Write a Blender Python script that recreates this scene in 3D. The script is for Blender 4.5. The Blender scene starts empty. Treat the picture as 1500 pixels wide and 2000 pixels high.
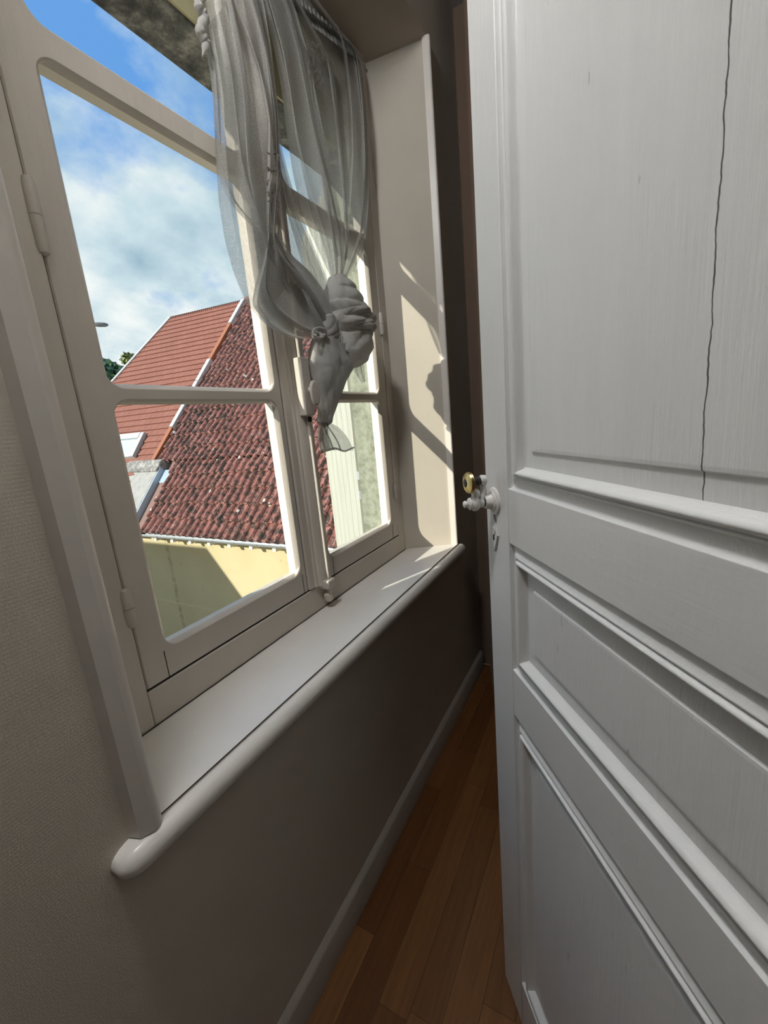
import bpy, bmesh, math, random
from mathutils import Vector, Matrix
random.seed(7)
S = bpy.context.scene
C = S.collection
R = math.radians

# ------------------------------------------------------------------ camera
CAM = Vector((0, 0, 1.2)); F_PX = 812.94
def cam_axes(yaw, pit, rol):
    cy, sy, cp, sp = math.cos(yaw), math.sin(yaw), math.cos(pit), math.sin(pit)
    fwd = Vector((cp*cy, cp*sy, sp)); right = Vector((sy, -cy, 0)); up = right.cross(fwd)
    cr, sr = math.cos(rol), math.sin(rol)
    return cr*right+sr*up, -sr*right+cr*up, fwd
RT, UP, FW = cam_axes(R(29.5365), R(-12.1847), R(-5.323))
cam = bpy.data.cameras.new('camera'); co = bpy.data.objects.new('camera', cam); C.objects.link(co)
cam.sensor_fit = 'VERTICAL'; cam.sensor_height = 36; cam.sensor_width = 27
cam.lens = F_PX/2000*36; cam.clip_start = .01; cam.clip_end = 500
m = Matrix.Identity(4)
for i, a in enumerate((RT, UP, -FW)):
    for k in range(3): m[k][i] = a[k]
m.translation = CAM; co.matrix_world = m; S.camera = co
S.view_settings.view_transform = 'Standard'; S.view_settings.look = 'None'
S.view_settings.gamma = 1; S.view_settings.use_curve_mapping = False
S.view_settings.exposure = 0.45

# ------------------------------------------------------------------ light
SUN_DIR = Vector((2.55, -1.0, -1.3)).normalized()
SUN_E, SKY_E, FILL_W = 5.6, .76, 26.0
su = bpy.data.lights.new('sun', 'SUN'); su.energy = SUN_E; su.angle = R(.6); su.color = (1, .95, .84)
so = bpy.data.objects.new('sun', su); C.objects.link(so); so.location = (-6, 6, 8)
so.rotation_euler = SUN_DIR.to_track_quat('-Z', 'Y').to_euler()
w = bpy.data.worlds.new('sky'); S.world = w; w.use_nodes = True
def build_sky():
    nt = w.node_tree; N = nt.nodes; L = nt.links; N.clear()
    out = N.new('ShaderNodeOutputWorld'); bg = N.new('ShaderNodeBackground'); L.new(bg.outputs[0], out.inputs[0])
    tc = N.new('ShaderNodeTexCoord')
    sep = N.new('ShaderNodeSeparateXYZ'); L.new(tc.outputs['Generated'], sep.inputs[0])
    # project the view direction on a cloud layer overhead
    mx = N.new('ShaderNodeMath'); mx.operation = 'MAXIMUM'; mx.inputs[1].default_value = 0.0; L.new(sep.outputs[2], mx.inputs[0])
    ad = N.new('ShaderNodeMath'); ad.operation = 'ADD'; ad.inputs[1].default_value = .45; L.new(mx.outputs[0], ad.inputs[0])
    cmb = N.new('ShaderNodeCombineXYZ')
    for i in (0, 1):
        d = N.new('ShaderNodeMath'); d.operation = 'DIVIDE'; L.new(sep.outputs[i], d.inputs[0]); L.new(ad.outputs[0], d.inputs[1]); L.new(d.outputs[0], cmb.inputs[i])
    def noise(scale, det, rough, off):
        mp = N.new('ShaderNodeMapping'); mp.inputs['Location'].default_value = off; L.new(cmb.outputs[0], mp.inputs[0])
        n = N.new('ShaderNodeTexNoise'); n.inputs['Scale'].default_value = scale; n.inputs['Detail'].default_value = det
        n.inputs['Roughness'].default_value = rough; L.new(mp.outputs[0], n.inputs['Vector']); return n
    n1 = noise(3.2, 9, .58, (3.1, 1.7, 0)); n2 = noise(3.4, 8, .55, (7.3, 2.2, 0))
    cov = N.new('ShaderNodeMapRange'); cov.inputs[1].default_value = .36; cov.inputs[2].default_value = .56
    # more open sky high up, thicker cloud towards the horizon
    hz = N.new('ShaderNodeMapRange'); hz.inputs[1].default_value = .36; hz.inputs[2].default_value = .60
    hz.inputs[3].default_value = .17; hz.inputs[4].default_value = -.13; L.new(sep.outputs[2], hz.inputs[0])
    sm = N.new('ShaderNodeMath'); L.new(n1.outputs[0], sm.inputs[0]); L.new(hz.outputs[0], sm.inputs[1]); L.new(sm.outputs[0], cov.inputs[0])
    cr = N.new('ShaderNodeValToRGB'); L.new(n2.outputs[0], cr.inputs[0])
    e = cr.color_ramp.elements; e[0].position = .33; e[0].color = (.36, .52, .64, 1); e[1].position = .64; e[1].color = (.95, .98, .98, 1)
    k = e.new(.5); k.color = (.64, .78, .85, 1)
    mix = N.new('ShaderNodeMix'); mix.data_type = 'RGBA'; mix.inputs[6].default_value = (.15, .38, .82, 1)
    L.new(cov.outputs[0], mix.inputs[0]); L.new(cr.outputs[0], mix.inputs[7]); L.new(mix.outputs[2], bg.inputs[0])
    bg.inputs[1].default_value = SKY_E
build_sky()

# ------------------------------------------------------------------ helpers
def ray(u, v): return (RT*((u-750)/F_PX) - UP*((v-1000)/F_PX) + FW)
def at_y(u, v, Y): d = ray(u, v); return CAM + d*((Y-CAM.y)/d.y)
def at_plane(u, v, P, n): d = ray(u, v); return CAM + d*((P-CAM).dot(n)/d.dot(n))
def px(P):
    v = P-CAM; z = v.dot(FW); return 750+F_PX*v.dot(RT)/z, 1000-F_PX*v.dot(UP)/z, z

MATS = {}
def mat(name, color=(.8, .8, .8), rough=.5, metal=0.0, spec=.5):
    mt = bpy.data.materials.new(name); mt.use_nodes = True; b = mt.node_tree.nodes['Principled BSDF']
    b.inputs['Base Color'].default_value = (*color, 1); b.inputs['Roughness'].default_value = rough
    b.inputs['Metallic'].default_value = metal; b.inputs['Specular IOR Level'].default_value = spec
    MATS[name] = mt; return mt
class G:
    def __init__(s, m): s.m = m; s.nt = m.node_tree; s.N = s.nt.nodes; s.L = s.nt.links; s.b = s.N['Principled BSDF']
    def n(s, t, **k):
        x = s.N.new(t)
        for a, v in k.items(): setattr(x, a, v)
        return x
    def link(s, a, b): s.L.new(a, b)
    def coord(s, kind='Position', scale=(1, 1, 1), rot=(0, 0, 0)):
        if kind == 'Position': o = s.n('ShaderNodeNewGeometry').outputs['Position']
        else: o = s.n('ShaderNodeTexCoord').outputs[kind]
        mp = s.n('ShaderNodeMapping'); mp.inputs['Scale'].default_value = scale; mp.inputs['Rotation'].default_value = rot
        s.link(o, mp.inputs[0]); return mp.outputs[0]
    def noise(s, vec, scale, det=4, rough=.5):
        x = s.n('ShaderNodeTexNoise'); x.inputs['Scale'].default_value = scale; x.inputs['Detail'].default_value = det
        x.inputs['Roughness'].default_value = rough; s.link(vec, x.inputs['Vector']); return x.outputs[0]
    def ramp(s, fac, stops):
        x = s.n('ShaderNodeValToRGB'); s.link(fac, x.inputs[0]); e = x.color_ramp.elements
        while len(e) < len(stops): e.new(.5)
        for q, (p, c) in zip(e, stops): q.position = p; q.color = (*c, 1) if len(c) == 3 else c
        return x.outputs[0]
    def mix(s, fac, a, b, blend='MIX'):
        x = s.n('ShaderNodeMix', data_type='RGBA', blend_type=blend)
        for i, v in ((0, fac), (6, a), (7, b)):
            if hasattr(v, 'is_linked'): s.link(v, x.inputs[i])
            elif isinstance(v, (int, float)): x.inputs[i].default_value = v
            else: x.inputs[i].default_value = (*v, 1)
        return x.outputs[2]
    def math(s, op, a, b=0.0):
        x = s.n('ShaderNodeMath', operation=op)
        for i, v in ((0, a), (1, b)):
            if hasattr(v, 'is_linked'): s.link(v, x.inputs[i])
            else: x.inputs[i].default_value = v
        return x.outputs[0]
    def bump(s, h, strength=.2, dist=.01):
        x = s.n('ShaderNodeBump'); x.inputs['Strength'].default_value = strength; x.inputs['Distance'].default_value = dist
        s.link(h, x.inputs['Height']); s.link(x.outputs[0], s.b.inputs['Normal'])
    def color(s, o): s.link(o, s.b.inputs['Base Color'])
    def rough(s, o): s.link(o, s.b.inputs['Roughness'])

def paint(name, color, rough, grain_scale, bump, spots=.0):
    g = G(mat(name, color, rough)); v = g.coord('Object', grain_scale)
    n = g.noise(v, 1.0, 6, .6); g.bump(n, bump, .004)
    v2 = g.coord('Object', (3, 3, 3)); n2 = g.noise(v2, 2, 5, .6)
    g.color(g.ramp(n2, [(.3, tuple(c*.93 for c in color)), (.7, color)]))
    return g.m
paint('window_paint', (.64, .575, .495), .42, (60, 60, 8), .25)
paint('sill_paint', (.80, .755, .695), .32, (8, 60, 60), .2)
paint('trim_paint', (.68, .625, .56), .4, (20, 20, 20), .2)
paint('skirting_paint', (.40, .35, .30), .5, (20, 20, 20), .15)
paint('window_metal', (.62, .565, .495), .35, (80, 80, 80), .15)
paint('white_metal_paint', (.80, .77, .73), .35, (80, 80, 80), .15)
mat('gap', (.03, .022, .016), .9)
mat('brass', (.62, .48, .2), .3, 1.0)
mat('black_iron', (.02, .017, .015), .35)
mat('zinc', (.42, .45, .47), .42, .6)
mat('zinc_blue', (.36, .44, .52), .5, .3)
mat('white_flashing', (.44, .45, .45), .55)
mat('orange_verge', (.29, .11, .055), .7)
mat('valley_brown', (.20, .12, .10), .6)
mat('rafter_white', (.6, .58, .5), .7)
mat('lamp_grey', (.16, .15, .15), .5)
mat('trunk', (.10, .07, .05), .9)
mat('curtain_rod', (.45, .40, .33), .4)

def m_wall():
    g = G(mat('wallpaper', (.60, .56, .49), .8))
    v = g.coord('Position', (700, 700, 260)); n = g.noise(v, 1, 2, .6)
    wv = g.n('ShaderNodeTexWave', wave_type='BANDS', bands_direction='Z'); wv.inputs['Scale'].default_value = 70; wv.inputs['Distortion'].default_value = 4
    wv.inputs['Detail'].default_value = 2; wv.inputs['Detail Scale'].default_value = 6
    g.link(g.coord('Position'), wv.inputs['Vector'])
    h = g.math('ADD', n, g.math('MULTIPLY', wv.outputs[1], .5)); g.bump(h, .13, .0014)
    n2 = g.noise(g.coord('Position'), 3, 4, .6)
    g.color(g.ramp(n2, [(.3, (.52, .465, .385)), (.7, (.58, .52, .435))]))
m_wall()
def m_plain(name, c, r=.8):
    g = G(mat(name, c, r)); g.bump(g.noise(g.coord('Position'), 60, 4), .1, .003)
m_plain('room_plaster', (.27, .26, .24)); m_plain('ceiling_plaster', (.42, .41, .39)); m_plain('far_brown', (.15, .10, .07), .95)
def m_door(nm, sc, st):
    g = G(mat(nm, (.74, .735, .72), .36)); base = (.74, .735, .72)
    obj = g.coord('Object'); sp = g.n('ShaderNodeSeparateXYZ'); g.link(obj, sp.inputs[0])
    n = g.noise(g.coord('Object', sc), 1, 5, .6); lump = g.noise(g.coord('Object', (1, 1, .5)), 90, 3, .5)
    g.bump(g.math('ADD', n, g.math('MULTIPLY', lump, .8)), st, .0022)
    n2 = g.noise(g.coord('Object'), 5, 5, .6); col = g.ramp(n2, [(.3, tuple(c*.95 for c in base)), (.7, base)])
    # grubby patch by the handle
    gx = g.math('SUBTRACT', sp.outputs[0], .085); gz = g.math('SUBTRACT', sp.outputs[2], 1.055)
    d = g.math('SQRT', g.math('ADD', g.math('POWER', g.math('MULTIPLY', gx, 2.0), 2), g.math('POWER', gz, 2)))
    d = g.math('ADD', d, g.math('MULTIPLY', g.noise(g.coord('Object'), 30, 3), .03))
    col = g.mix(g.ramp(d, [(.02, (.28,)*3), (.06, (0,)*3)]), col, (.45, .40, .33)); g.color(col)
m_door('door_paint', (170, 170, 9), .26); m_door('door_rail_paint', (9, 170, 120), .14)
def m_door_panel():
    base = (.74, .735, .72); g = G(mat('door_panel_paint', base, .4))
    obj = g.coord('Object'); sp = g.n('ShaderNodeSeparateXYZ'); g.link(obj, sp.inputs[0])
    n = g.noise(g.coord('Object', (210, 210, 6)), 1, 5, .65); lump = g.noise(g.coord('Object', (1, 1, .45)), 110, 3, .5)
    # the long split in the upper panel
    wob = g.math('MULTIPLY', g.math('SUBTRACT', g.noise(g.coord('Object', (0, 0, 1)), 14, 4, .7), .5), .010)
    slant = g.math('MULTIPLY', g.math('SUBTRACT', sp.outputs[2], 1.3), .006)
    dx = g.math('ABSOLUTE', g.math('SUBTRACT', g.math('ADD', sp.outputs[0], g.math('ADD', wob, slant)), .369))
    cut = g.math('LESS_THAN', dx, g.math('MULTIPLY', g.noise(g.coord('Object', (0, 0, 1)), 30, 3), .0012))
    cut = g.math('MULTIPLY', cut, g.math('GREATER_THAN', sp.outputs[2], 1.10))
    mk = g.noise(g.coord('Object', (95, 95, 20)), 1, 2, .4); mk = g.math('MULTIPLY', g.math('GREATER_THAN', mk, .755), .35)
    g.bump(g.math('SUBTRACT', g.math('ADD', n, g.math('MULTIPLY', lump, .9)), g.math('MULTIPLY', cut, 3)), .3, .0024)
    n2 = g.noise(g.coord('Object', (30, 30, 3)), 1, 5, .6); col = g.ramp(n2, [(.3, tuple(c*.95 for c in base)), (.7, base)])
    col = g.mix(mk, col, (.25, .24, .23)); g.color(g.mix(cut, col, (.10, .09, .08)))
m_door_panel()
def m_floor():
    g = G(mat('laminate', (.2, .09, .04), .32))
    oi = g.n('ShaderNodeObjectInfo'); v = g.coord('Position', (4, 70, 1)); n = g.noise(v, 1, 6, .65)
    fine = g.noise(g.coord('Position', (25, 320, 1)), 1, 3, .5)
    a = g.ramp(g.math('ADD', g.math('MULTIPLY', n, .7), g.math('MULTIPLY', fine, .3)), [(.3, (.115, .044, .014)), (.7, (.21, .092, .030))])
    tone = g.ramp(oi.outputs['Random'], [(0, (.62, .55, .5)), (.5, (.85, .85, .85)), (1, (1.15, 1.15, 1.1))])
    g.color(g.mix(1.0, a, tone, 'MULTIPLY')); g.bump(fine, .05, .001)
m_floor()
def m_tiles():
    g = G(mat('old_tile', (.4, .16, .11), .85)); p = g.coord('Position')
    n = g.noise(p, 3.2, 5, .6); base = g.ramp(n, [(.30, (.17, .070, .058)), (.5, (.27, .113, .094)), (.68, (.34, .17, .145))])
    blot = g.noise(p, 10, 5, .66); moss = g.ramp(blot, [(.475, (0, 0, 0)), (.54, (1, 1, 1))])
    big = g.noise(p, 1.1, 3, .5); moss = g.math('MULTIPLY', moss, g.ramp(big, [(.25, (.45,)*3), (.6, (1,)*3)]))
    col = g.mix(moss, base, (.045, .036, .030))
    vo = g.n('ShaderNodeTexVoronoi'); vo.inputs['Scale'].default_value = 2.6; g.link(p, vo.inputs['Vector'])
    lich = g.math('LESS_THAN', g.math('ADD', vo.outputs[0], g.math('MULTIPLY', g.noise(p, 25, 2), .06)), .125)
    col = g.mix(lich, col, (.66, .64, .56)); g.color(col)
    g.bump(g.noise(p, 45, 5, .6), .5, .012)
m_tiles()
def m_orange():
    g = G(mat('new_tile', (.45, .19, .13), .8)); uv = g.coord('UV')
    br = g.n('ShaderNodeTexBrick'); br.inputs['Scale'].default_value = 1; br.inputs['Brick Width'].default_value = .2; br.inputs['Row Height'].default_value = 10
    br.inputs['Mortar Size'].default_value = .012; br.inputs['Color1'].default_value = (.235, .088, .060, 1); br.inputs['Color2'].default_value = (.20, .075, .053, 1)
    br.inputs['Mortar'].default_value = (.12, .05, .036, 1); g.link(uv, br.inputs['Vector'])
    n = g.noise(uv, 2.5, 5, .6); g.color(g.mix(.5, br.outputs[0], g.ramp(n, [(.3, (.19, .073, .052)), (.7, (.26, .108, .078))])))
    g.bump(br.outputs[1], .5, .02)
m_orange()
def m_render_yellow():
    g = G(mat('yellow_render', (.70, .60, .33), .9)); p = g.coord('Position'); sp = g.n('ShaderNodeSeparateXYZ'); g.link(p, sp.inputs[0])
    col = g.ramp(g.noise(p, 1.3, 4, .5), [(.3, (.42, .36, .205)), (.7, (.455, .395, .24))])
    # damp streak running down the wall, and specks of dirt
    wob = g.math('MULTIPLY', g.math('SUBTRACT', g.noise(g.coord('Position', (0, 0, 1)), 3, 4, .6), .5), .16)
    d = g.math('ABSOLUTE', g.math('SUBTRACT', g.math('ADD', sp.outputs[1], wob), 8.42))
    st = g.math('MULTIPLY', g.ramp(d, [(0, (1,)*3), (.09, (0,)*3)]), g.ramp(g.noise(p, 9, 5, .7), [(.40, (0,)*3), (.62, (1,)*3)]))
    spk = g.ramp(g.noise(p, 7, 4, .6), [(.66, (0,)*3), (.72, (.55,)*3)])
    col = g.mix(g.math('MULTIPLY', st, .8), col, (.20, .14, .06)); g.color(g.mix(spk, col, (.34, .27, .13)))
    g.bump(g.noise(p, 40, 4), .2, .01)
m_render_yellow()
def m_mottled(name, a, b, c, scale):
    g = G(mat(name, b, .9)); p = g.coord('Position'); n = g.noise(p, scale, 8, .72)
    g.color(g.ramp(n, [(.36, a), (.5, b), (.66, c)])); g.bump(n, .4, .01)
m_mottled('lintel_stone', (.03, .029, .027), (.10, .096, .085), (.30, .28, .24), 22)
m_mottled('jamb_stone', (.13, .145, .10), (.21, .225, .17), (.28, .29, .23), 30)
m_mottled('grey_stucco', (.24, .24, .24), (.30, .295, .28), (.34, .335, .32), 6)
m_mottled('weathered_cap', (.08, .08, .08), (.20, .19, .18), (.42, .40, .36), 9)
m_mottled('courtyard', (.55, .52, .45), (.62, .59, .52), (.68, .65, .58), 3)
def m_shutter():
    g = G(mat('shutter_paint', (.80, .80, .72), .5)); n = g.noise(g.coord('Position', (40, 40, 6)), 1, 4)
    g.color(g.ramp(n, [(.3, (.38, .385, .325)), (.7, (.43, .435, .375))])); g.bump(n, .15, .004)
m_shutter()
def m_leaf(name, a, b):
    g = G(mat(name, a, .6)); oi = g.noise(g.coord('Position'), 1.4, 3); g.color(g.ramp(oi, [(.35, a), (.65, b)]))
m_leaf('leaf_dark', (.035, .085, .05), (.09, .17, .08)); m_leaf('leaf_olive', (.09, .12, .03), (.19, .22, .06))
def m_glass():
    mt = bpy.data.materials.new('clear_glass'); mt.use_nodes = True; nt = mt.node_tree; N = nt.nodes; N.clear(); MATS['clear_glass'] = mt
    o = N.new('ShaderNodeOutputMaterial'); t = N.new('ShaderNodeBsdfTransparent'); t.inputs[0].default_value = (.97, .985, .98, 1)
    gl = N.new('ShaderNodeBsdfGlossy'); gl.inputs['Roughness'].default_value = .02; mx = N.new('ShaderNodeMixShader'); L = nt.links.new
    lw = N.new('ShaderNodeLayerWeight'); pw_ = N.new('ShaderNodeMath'); pw_.operation = 'POWER'; pw_.inputs[1].default_value = 5; L(lw.outputs['Facing'], pw_.inputs[0])
    lw.inputs[0].default_value = .5; ma = N.new('ShaderNodeMath'); ma.operation = 'MULTIPLY_ADD'; ma.inputs[1].default_value = .96; ma.inputs[2].default_value = .02; L(pw_.outputs[0], ma.inputs[0])
    L(ma.outputs[0], mx.inputs[0]); L(t.outputs[0], mx.inputs[1]); L(gl.outputs[0], mx.inputs[2]); L(mx.outputs[0], o.inputs[0])
m_glass()
def m_sheer(name, op, col):
    mt = bpy.data.materials.new(name); mt.use_nodes = True; nt = mt.node_tree; N = nt.nodes; N.clear(); MATS[name] = mt; L = nt.links.new
    o = N.new('ShaderNodeOutputMaterial'); t = N.new('ShaderNodeBsdfTransparent')
    d = N.new('ShaderNodeBsdfDiffuse'); d.inputs[0].default_value = (*col, 1); tl = N.new('ShaderNodeBsdfTranslucent'); tl.inputs[0].default_value = (*col, 1)
    m1 = N.new('ShaderNodeMixShader'); m1.inputs[0].default_value = .45; L(d.outputs[0], m1.inputs[1]); L(tl.outputs[0], m1.inputs[2])
    cn = N.new('ShaderNodeTexNoise'); cn.inputs['Scale'].default_value = 55; cn.inputs['Detail'].default_value = 4; cn.inputs['Distortion'].default_value = 1.5
    bp = N.new('ShaderNodeBump'); bp.inputs['Strength'].default_value = .35; bp.inputs['Distance'].default_value = .006; L(cn.outputs[0], bp.inputs['Height'])
    tcb = N.new('ShaderNodeTexCoord'); L(tcb.outputs['Object'], cn.inputs['Vector']); L(bp.outputs[0], d.inputs['Normal'])
    tc = N.new('ShaderNodeTexCoord'); wv = N.new('ShaderNodeTexNoise'); wv.inputs['Scale'].default_value = 420; L(tc.outputs['Object'], wv.inputs['Vector'])
    mr = N.new('ShaderNodeMapRange'); mr.inputs[1].default_value = .3; mr.inputs[2].default_value = .7; mr.inputs[3].default_value = op-.13; mr.inputs[4].default_value = min(1, op+.13); L(wv.outputs[0], mr.inputs[0])
    m2 = N.new('ShaderNodeMixShader'); L(mr.outputs[0], m2.inputs[0]); L(t.outputs[0], m2.inputs[1]); L(m1.outputs[0], m2.inputs[2]); L(m2.outputs[0], o.inputs[0])
m_sheer('sheer_fabric', .55, (.56, .545, .51)); m_sheer('dense_fabric', .96, (.57, .545, .51)); m_sheer('double_fabric', .74, (.54, .52, .485)); m_sheer('embroidery', .9, (.40, .36, .33)); m_sheer('hem_fabric', .78, (.60, .58, .54))

def obj(name, me, m=None, parent=None, smooth=False, kind=None):
    if isinstance(me, bmesh.types.BMesh):
        bm = me; me = bpy.data.meshes.new(name); bmesh.ops.recalc_face_normals(bm, faces=bm.faces); bm.to_mesh(me); bm.free()
    o = bpy.data.objects.new(name, me); C.objects.link(o)
    if m: me.materials.append(MATS[m])
    if smooth:
        for p in me.polygons: p.use_smooth = True
        try: me.set_sharp_from_angle(angle=R(30))
        except Exception: pass
    if parent is not None:
        o.parent = parent
        if parent.type == 'EMPTY': o.matrix_parent_inverse = parent.matrix_basis.inverted()
    if kind: o['kind'] = kind
    return o
def mesh(name, vs, fs, m=None, parent=None, smooth=False, kind=None):
    me = bpy.data.meshes.new(name); me.from_pydata([tuple(v) for v in vs], [], fs); me.update()
    bm = bmesh.new(); bm.from_mesh(me); bpy.data.meshes.remove(me)
    return obj(name, bm, m, parent, smooth, kind)
def empty(name, loc, label=None, cat=None, group=None, kind=None):
    o = bpy.data.objects.new(name, None); C.objects.link(o); o.location = loc; o.empty_display_size = .1
    tag(o, label, cat, group, kind); return o
def tag(o, label=None, cat=None, group=None, kind=None):
    for k, v in (('label', label), ('category', cat), ('group', group), ('kind', kind)):
        if v: o[k] = v
    return o
def boxbm(x0, x1, y0, y1, z0, z1, bev=0, seg=2):
    bm = bmesh.new(); r = bmesh.ops.create_cube(bm, size=1)
    for v in bm.verts: v.co = Vector(((x0+x1)/2+v.co.x*(x1-x0), (y0+y1)/2+v.co.y*(y1-y0), (z0+z1)/2+v.co.z*(z1-z0)))
    if bev: bmesh.ops.bevel(bm, geom=list(bm.edges), offset=bev, segments=seg, affect='EDGES', profile=.5)
    return bm
def box(name, x0, x1, y0, y1, z0, z1, m, parent=None, bev=0, kind=None, seg=2):
    o = obj(name, boxbm(x0, x1, y0, y1, z0, z1, bev, seg), m, parent, kind=kind)
    if bev:      # the broad faces stay flat, only the eased edges are smooth
        for p in o.data.polygons: p.use_smooth = max(abs(c) for c in p.normal) < .9999
    return o
def frame_from(axis):
    a = axis.normalized(); h = Vector((0, 0, 1)) if abs(a.z) < .9 else Vector((1, 0, 0)); b = a.cross(h).normalized(); return a, b, a.cross(b)
def lathe(name, P, axis, prof, m, parent=None, seg=24, sx=1.0):
    a, b, c = frame_from(axis); vs = []; fs = []
    for t, r in prof:
        for i in range(seg):
            q = 2*math.pi*i/seg; vs.append(P + a*t + b*(r*math.cos(q)) + c*(r*sx*math.sin(q)))
    for j in range(len(prof)-1):
        for i in range(seg): fs.append((j*seg+i, j*seg+(i+1) % seg, (j+1)*seg+(i+1) % seg, (j+1)*seg+i))
    fs.append(tuple(range(seg))); fs.append(tuple(range((len(prof)-1)*seg, len(prof)*seg)))
    return mesh(name, vs, fs, m, parent, True)
def tube(name, pts, rad, m, parent=None, seg=10, closed=False):
    vs = []; fs = []; n = len(pts); prev = None
    for i, p in enumerate(pts):
        t = (pts[min(i+1, n-1)]-pts[max(i-1, 0)]).normalized()
        if prev is None: a, b, c = frame_from(t)
        else: b = (prev - t*prev.dot(t)).normalized(); c = t.cross(b)
        prev = b; r = rad[i] if isinstance(rad, (list, tuple)) else rad
        for k in range(seg): q = 2*math.pi*k/seg; vs.append(p + b*(r*math.cos(q)) + c*(r*math.sin(q)))
    for i in range(n-1):
        for k in range(seg): fs.append((i*seg+k, i*seg+(k+1) % seg, (i+1)*seg+(k+1) % seg, (i+1)*seg+k))
    fs.append(tuple(range(seg))); fs.append(tuple(range((n-1)*seg, n*seg)))
    return mesh(name, vs, fs, m, parent, True)
def extrude_profile(name, prof, p0, p1, ax_u, ax_v, m, parent=None, smooth=True):
    """closed profile [(u,v)] swept straight from p0 to p1"""
    n = len(prof); vs = [p+ax_u*u+ax_v*v for p in (p0, p1) for u, v in prof]
    fs = [(i, (i+1) % n, n+(i+1) % n, n+i) for i in range(n)] + [tuple(range(n)), tuple(range(n, 2*n))]
    return mesh(name, vs, fs, m, parent, smooth)
def rrect(x0, x1, z0, z1, r, seg=7):
    out = []
    for cx, cz, a0 in ((x1-r, z1-r, 0), (x0+r, z1-r, 90), (x0+r, z0+r, 180), (x1-r, z0+r, 270)):
        for i in range(seg+1): a = R(a0+90*i/seg); out.append((cx+r*math.cos(a), cz+r*math.sin(a)))
    return out
def resample(pts, n):
    d = [0]
    for a, b in zip(pts, pts[1:]): d.append(d[-1]+math.dist(a, b))
    out = []
    for i in range(n):
        t = d[-1]*i/(n-1); k = 0
        while k < len(d)-2 and d[k+1] < t: k += 1
        f = (t-d[k])/max(1e-9, d[k+1]-d[k]); out.append(tuple(a+(b-a)*f for a, b in zip(pts[k], pts[k+1])))
    return out
def smooth_pts(pts, it=3):
    for _ in range(it): pts = [pts[0]]+[tuple(.25*a+.5*b+.25*c for a, b, c in zip(pts[i-1], pts[i], pts[i+1])) for i in range(1, len(pts)-1)]+[pts[-1]]
    return pts

# ------------------------------------------------------------------ room shell
WY = .545; XE = 1.80; XB = -2.6; YR = -2.6; ZC = 2.62
OX0, OX1, OZ0, OZ1 = .243, 1.508, .690, 2.358
FX0, FX1, FZ0, FZ1 = .295, 1.405, .690, 2.300
def ring(x0, x1, z0, z1, y): return [(x0, y, z0), (x1, y, z0), (x1, y, z1), (x0, y, z1)]
vs = ring(XB, XE, 0, ZC, WY)+ring(OX0, OX1, OZ0, OZ1, WY)+ring(FX0, FX1, FZ0, FZ1, .714)+ring(FX0, FX1, FZ0, FZ1, .78)+ring(XB, XE, 0, ZC, .78)
fs = []
for a, b in ((0, 4), (4, 8), (8, 12), (12, 16), (16, 0)):
    for i in range(4): fs.append((a+i, a+(i+1) % 4, b+(i+1) % 4, b+i))
mesh('wall_left', vs, fs, 'wallpaper', kind='structure')
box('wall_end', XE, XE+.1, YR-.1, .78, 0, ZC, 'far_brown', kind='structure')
box('wall_right', XB, XE, YR-.1, YR, 0, ZC, 'room_plaster', kind='structure')
box('wall_back', XB-.1, XB, YR-.1, .78, 0, ZC, 'room_plaster', kind='structure')
box('wall_partition', -.06, .04, YR, -.40, 0, ZC, 'room_plaster', kind='structure')
box('ceiling', XB, XE, YR, .78, ZC, ZC+.1, 'ceiling_plaster', kind='structure')
fl = box('floor', XB, XE, YR, .78, -.12, -.010, 'laminate', kind='structure')
# laminate strips running along the window wall
pw = .066; me_cache = {}
for j in range(17):
    y1 = WY-.001-j*pw; x = -.75-random.random()*.5
    while x < XE:
        ln = random.choice((.36, .44, .52, .60)); x1 = min(x+ln, XE)
        if x1 > -.7 and x1-x > .02:
            key = round(x1-x, 3)
            if key not in me_cache:
                bm = boxbm(0, key-.0006, -pw+.0006, 0, -.010, 0)
                me = bpy.data.meshes.new('plank'); bm.to_mesh(me); bm.free(); me.materials.append(MATS['laminate']); me_cache[key] = me
            o = bpy.data.objects.new('plank', me_cache[key]); C.objects.link(o); o.location = (x, y1, random.uniform(-.0002, .0002)); o.parent = fl
        x += ln
# skirting board
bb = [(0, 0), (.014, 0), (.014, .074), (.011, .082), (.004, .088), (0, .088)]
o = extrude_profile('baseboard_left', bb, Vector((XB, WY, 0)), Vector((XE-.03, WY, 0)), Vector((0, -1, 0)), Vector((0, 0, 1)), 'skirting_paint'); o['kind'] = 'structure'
# casing at the far end of the window wall
tr = empty('trim_1', (1.66, .44, 0), kind='structure', label='brown-shadowed painted door casing at the far end of the window wall')
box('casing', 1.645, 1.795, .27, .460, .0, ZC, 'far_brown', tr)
box('casing_bead', 1.74, 1.795, .460, .49, .0, ZC, 'far_brown', tr)
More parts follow.
